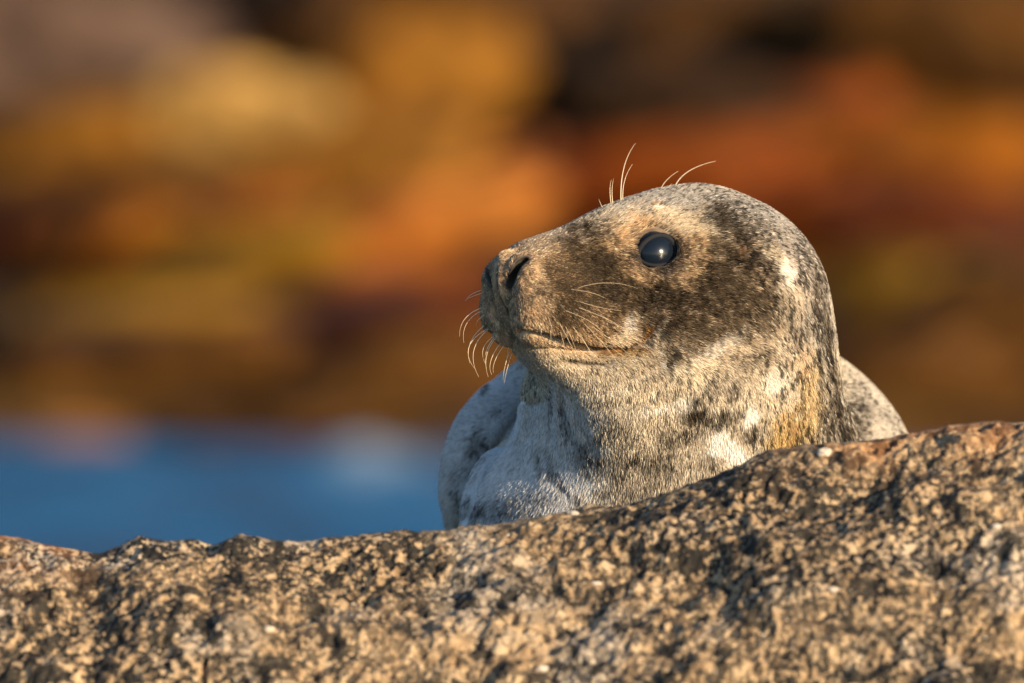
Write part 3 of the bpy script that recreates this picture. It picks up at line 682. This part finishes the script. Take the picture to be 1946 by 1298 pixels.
if FUR:
    tri = np.concatenate([Q[:, [0, 1, 2]], Q[:, [0, 2, 3]]])
    ar = np.linalg.norm(np.cross(V[tri[:, 1]] - V[tri[:, 0]], V[tri[:, 2]] - V[tri[:, 0]]), axis=1) / 2
    cen = V[tri].mean(1)
    frontw = np.where(cen[:, 1] < 1000, np.where(cen[:, 1] < 650, 1.0, .3), .1) * np.where(cen[:, 2] < -1120, .3, 1.0)
    ca_, cb_, cc_ = to_head(*cen.T)
    frontw *= 1 + .5 * sstep(-330, -200, ca_) * sstep(-330, -230, cc_)
    eyed = np.minimum(*[np.linalg.norm((cen - EFR[i][0]), axis=1) for i in (0, 1)])
    frontw *= (eyed > 51) * (nostril(ca_, np.abs(cb_), cc_) > 5)
    cm_ = from_head(ca_, np.abs(cb_), cc_); frontw *= 1 - .97 * np.exp(-(seg_dist(np.stack([cm_[0], -cm_[2]], 1), MOUTH[:6]) / 6.) ** 4) * (ca_ > 20)
    frontw *= 1 - .95 * np.exp(-(cb_ / 4.5) ** 4) * (ca_ > 225) * (cc_ < -20) * (cc_ > -170)
    frontw *= 1 - .98 * np.exp(-(seg_dist(np.stack([cen[:, 0], -cen[:, 2]], 1), FOLD) / 7.) ** 4) * (cen[:, 1] < 640)
    wgt = ar * frontw
    NH = 620000
    cs = np.cumsum(wgt); pick = np.searchsorted(cs, rng.random(NH) * cs[-1]).clip(0, len(tri) - 1)
    u, v = rng.random(NH), rng.random(NH); fl = u + v > 1; u[fl], v[fl] = 1 - u[fl], 1 - v[fl]
    T = tri[pick]; wt = np.stack([1 - u - v, u, v], 1)
    P = (V[T] * wt[..., None]).sum(1); nn = (NRM2[T] * wt[..., None]).sum(1); nn /= np.linalg.norm(nn, axis=1)[:, None]
    hc = (colr[T] * wt[..., None]).sum(1)
    a, b, c = to_head(*P.T)
    d = flow_field(P, a, np.abs(b), c)
    jit = .16 * np.stack([vnoise(P / 22., s) for s in (81, 82, 83)], 1) + .13 * rng.standard_normal((NH, 3))
    d = d / np.linalg.norm(d, axis=1)[:, None] + jit
    d -= nn * (d * nn).sum(1)[:, None]; d /= np.maximum(np.linalg.norm(d, axis=1), 1e-3)[:, None]
    muz = sstep(60, 180, a) * sstep(-330, -230, c)
    ln = (11.0 - 4.5 * muz) * (.7 + .6 * rng.random(NH)); rear = P[:, 1] > 1000; ln[rear] *= 1.8
    lift = .26 + .16 * rng.random(NH) + .12 * muz
    p1 = P - nn * 1.0
    p2 = P + d * (ln * .5)[:, None] + nn * (ln * lift * .62)[:, None]
    p3 = P + d * (ln * 1.0)[:, None] + nn * (ln * lift * .80)[:, None]
    pts = np.stack([p1, p2, p3], 1).reshape(-1, 3)
    # dark-tipped guard hairs lie in small streaks along the flow
    st = vnoise(np.stack([P[:, 0] / 3.4, P[:, 1] / 6., P[:, 2] / 13.], 1), 91) + .35 * vnoise(P / 40., 92) + .5 * (rng.random(NH) - .5)
    lum = hc.mean(1); dk = (st > .50 - .10 * sstep(-60, -160, a) - .25 * sstep(.5, .15, lum) + .9 * sstep(.62, .74, lum)) & (muz < .8)
    f = np.exp(.24 * rng.standard_normal(NH)); nape = sstep(-60, -160, a); f[dk] *= (.38 - .16 * nape)[dk]; pale = (lum < .28) & (rng.random(NH) < .14); f[pale] *= 2.8
    lt = (~dk) & (rng.random(NH) < .18); f[lt] *= 1.25
    hcol = np.clip(hc * f[:, None], .006, .92)
    rad = (.62 + .25 * rng.random(NH)); rad[rear] *= 2.2
    cu = bpy.data.hair_curves.new('fur'); cu.add_curves([3] * NH)
    W = frame_to_world(*pts.T) - root_loc
    cu.attributes['position'].data.foreach_set('vector', W.astype(np.float32).ravel())
    ra = cu.attributes.get('radius') or cu.attributes.new('radius', 'FLOAT', 'POINT')
    ra.data.foreach_set('value', (np.stack([rad, rad * .85, rad * .12], 1).ravel() * K).astype(np.float32))
    at_ = cu.attributes.new('pelt', 'FLOAT_COLOR', 'CURVE'); at_.data.foreach_set('color', np.concatenate([hcol, np.ones((NH, 1))], 1).astype(np.float32).ravel())
    cu.materials.append(M_fur)
    fo = bpy.data.objects.new('fur', cu); col.objects.link(fo); fo.parent = seal; fo['kind'] = 'stuff'

print('furred', time.time() - T0)
# ---- eyes
def eye_material():
    m, t, b = new_mat('wet_dark_eye')
    b.inputs['Base Color'].default_value = (.007, .011, .018, 1); b.inputs['Roughness'].default_value = .2; b.inputs['Specular IOR Level'].default_value = .4
    b.inputs['Coat Weight'].default_value = .12; b.inputs['Coat Roughness'].default_value = .01
    return m
M_eye = eye_material(); M_lid = plain('wet_eyelid', (.020, .021, .025), .75, .12, 0)
def sphere(n=40, m=60):
    th = np.linspace(0, math.pi, n); ph_ = np.linspace(0, 2 * math.pi, m, endpoint=False)
    T_, P_ = np.meshgrid(th, ph_, indexing='ij')
    Vs = np.stack([np.sin(T_) * np.cos(P_), np.sin(T_) * np.sin(P_), np.cos(T_)], -1).reshape(-1, 3)
    i = np.arange(n * m).reshape(n, m); j = np.roll(i, -1, 1)
    return Vs, np.stack([i[:-1], i[1:], j[1:], j[:-1]], -1).reshape(-1, 4)
def tube(C, r, sides=8, closed=False):
    C = np.asarray(C, float); n = len(C); r = np.broadcast_to(np.asarray(r, float), (n,))
    Tn = np.roll(C, -1, 0) - np.roll(C, 1, 0) if closed else np.gradient(C, axis=0)
    Tn /= np.linalg.norm(Tn, axis=1)[:, None]
    up = np.array([.31, .2, .93]); s = np.cross(Tn, up); s /= np.linalg.norm(s, axis=1)[:, None]; q = np.cross(s, Tn)
    an = np.linspace(0, 2 * math.pi, sides, endpoint=False)
    Vt = C[:, None] + r[:, None, None] * (np.cos(an)[None, :, None] * s[:, None] + np.sin(an)[None, :, None] * q[:, None])
    i = np.arange(n * sides).reshape(n, sides); j = np.roll(i, -1, 1)
    if closed: Fq = np.stack([i, j, np.roll(j, -1, 0), np.roll(i, -1, 0)], -1)
    else: Fq = np.stack([i[:-1], j[:-1], j[1:], i[1:]], -1)
    return Vt.reshape(-1, 3), Fq.reshape(-1, 4)
Sv, Sf = sphere()
for k in (0, 1):
    ct, eu, ev, en = EFR[k]
    Pe = ct + (Sv[:, :1] * eu + Sv[:, 1:2] * ev + Sv[:, 2:] * en) * R_EYE
    eo = mesh_obj('eye', frame_to_world(*Pe.T) - root_loc, Sf, M_eye); eo.parent = seal
    th = np.linspace(0, 2 * math.pi, 72, endpoint=False)
    ex, ey = 38. * np.cos(th), 28.5 * np.sin(th) * (1 - .10 * np.cos(th))
    ey = ey + .12 * ex * 0
    ez = np.sqrt(np.maximum(R_EYE ** 2 - ex ** 2 - ey ** 2, 1)) + 1.0
    Cl = ct + ex[:, None] * eu + ey[:, None] * ev + ez[:, None] * en
    rr = 4.6 + .8 * np.sin(th) + .4 * np.sin(3 * th)
    Vt, Ft = tube(Cl, rr, 10, True)
    lo = mesh_obj('eyelid', frame_to_world(*Vt.T) - root_loc, Ft, M_lid); lo.parent = seal

# ---- whiskers and brow hairs
M_wn = plain('cheek_whisker', (.58, .44, .28), .4, .4)
M_wh = plain('whisker', (.78, .64, .45), .35, .5)
def whisker(p0, pts, r=1.0, n=14, mat=None):
    """p0 seal-space root; pts further seal-space points; smooth thin tapered tube"""
    C = np.array([p0] + list(pts), float); C[1] = 1.5 * C[1] - .25 * (C[0] + C[2]); t = np.linspace(0, 1, n)
    # quadratic or cubic Bezier through control points
    m_ = len(C) - 1; Bc = sum(math.comb(m_, i) * ((1 - t) ** (m_ - i) * t ** i)[:, None] * C[i] for i in range(m_ + 1))
    Vt, Ft = tube(Bc, r * (1 - .8 * t), 5)
    o = mesh_obj('whisker', frame_to_world(*Vt.T) - root_loc, Ft, mat or M_wh); o.parent = seal
def near_whisker(x0, y0, x1, y1, bend, out=12, r=.7):
    y_ = march(x0, y0)[0]
    if np.isnan(y_): return
    m = np.array([(x0 + x1) / 2 + bend[0], y_ - out, -((y0 + y1) / 2 + bend[1])])
    e_ = march(x1, y1)[0]; e_ = y_ if np.isnan(e_) else e_
    whisker((x0, y_ + 2, -y0), [m, (x1, min(e_ - 7, y_ + 8), -y1)], r, mat=M_wn)
for wsk in [(1095, 549, 1210, 549, (0, -14)), (1080, 551, 1150, 568, (6, -4)), (1095, 572, 1180, 591, (0, 4)), (1092, 583, 1225, 660, (20, -4)), (1070, 590, 1150, 640, (14, -4)),
            (1140, 600, 1238, 665, (8, 0)), (1060, 610, 1096, 678, (2, 4)), (1085, 618, 1146, 710, (8, 6)), (1105, 612, 1186, 716, (14, 4)), (1120, 618, 1210, 690, (12, 4)),
            (1028, 622, 1028, 642, (0, 0)), (1045, 624, 1046, 656, (1, 0)), (1063, 626, 1078, 690, (2, 4)), (1072, 618, 1096, 676, (4, 2)), (1130, 640, 1226, 704, (6, 6)), (1160, 620, 1270, 690, (6, 4)), (1150, 610, 1220, 640, (4, 0)), (1040, 600, 1050, 640, (3, 2)), (1098, 630, 1130, 690, (4, 4))]:
    near_whisker(*wsk)
def far_whisker(x0, y0, xm, ym, x1, y1, r=1.1, yaw=0.):
    y_ = march(x0 + 6, y0)[0]
    if np.isnan(y_): y_ = -60.
    q = y_ + 20
    whisker((x0 + 20, q + 6, -y0 + 10), [(xm, q - 10 + yaw, -ym), (x1, q + 6 + yaw, -y1)], r)
for wsk in [(922, 556, 898, 556, 886, 573), (922, 561, 900, 562, 884, 572), (926, 588, 884, 596, 874, 640), (926, 591, 886, 604, 882, 652), (930, 596, 906, 606, 908, 622), (928, 612, 892, 640, 893, 690), (932, 620, 894, 656, 910, 716),
            (936, 622, 884, 650, 902, 700), (940, 632, 922, 660, 925, 700), (944, 634, 922, 664, 928, 716), (950, 640, 930, 680, 935, 712), (956, 644, 940, 680, 938, 708), (958, 650, 960, 690, 956, 722), (964, 652, 966, 690, 958, 728), (946, 636, 916, 652, 922, 690), (966, 650, 962, 660, 972, 682)]:
    far_whisker(*wsk)
def brow(x0, y0, xm, ym, x1, y1, r=1.0):
    X, Y, Z = from_head((OX - x0) / CY, 0., OZ * 0 + (-y0 - OZ)); 
    whisker((x0, Y + 4, -y0 - 4), [(xm, Y, -ym), (x1, Y + 10, -y1)], r)
for wsk in [(1180, 384, 1182, 318, 1208, 272, 1.3), (1184, 382, 1184, 345, 1202, 312), (1162, 392, 1158, 360, 1162, 342), (1165, 390, 1162, 362, 1166, 340), (1148, 396, 1140, 386, 1138, 378, .8), (1255, 362, 1262, 345, 1290, 324), (1280, 360, 1300, 325, 1362, 305, 1.4), (1264, 362, 1272, 354, 1278, 348, .8)]:
    brow(*wsk)
print('seal done', time.time() - T0)
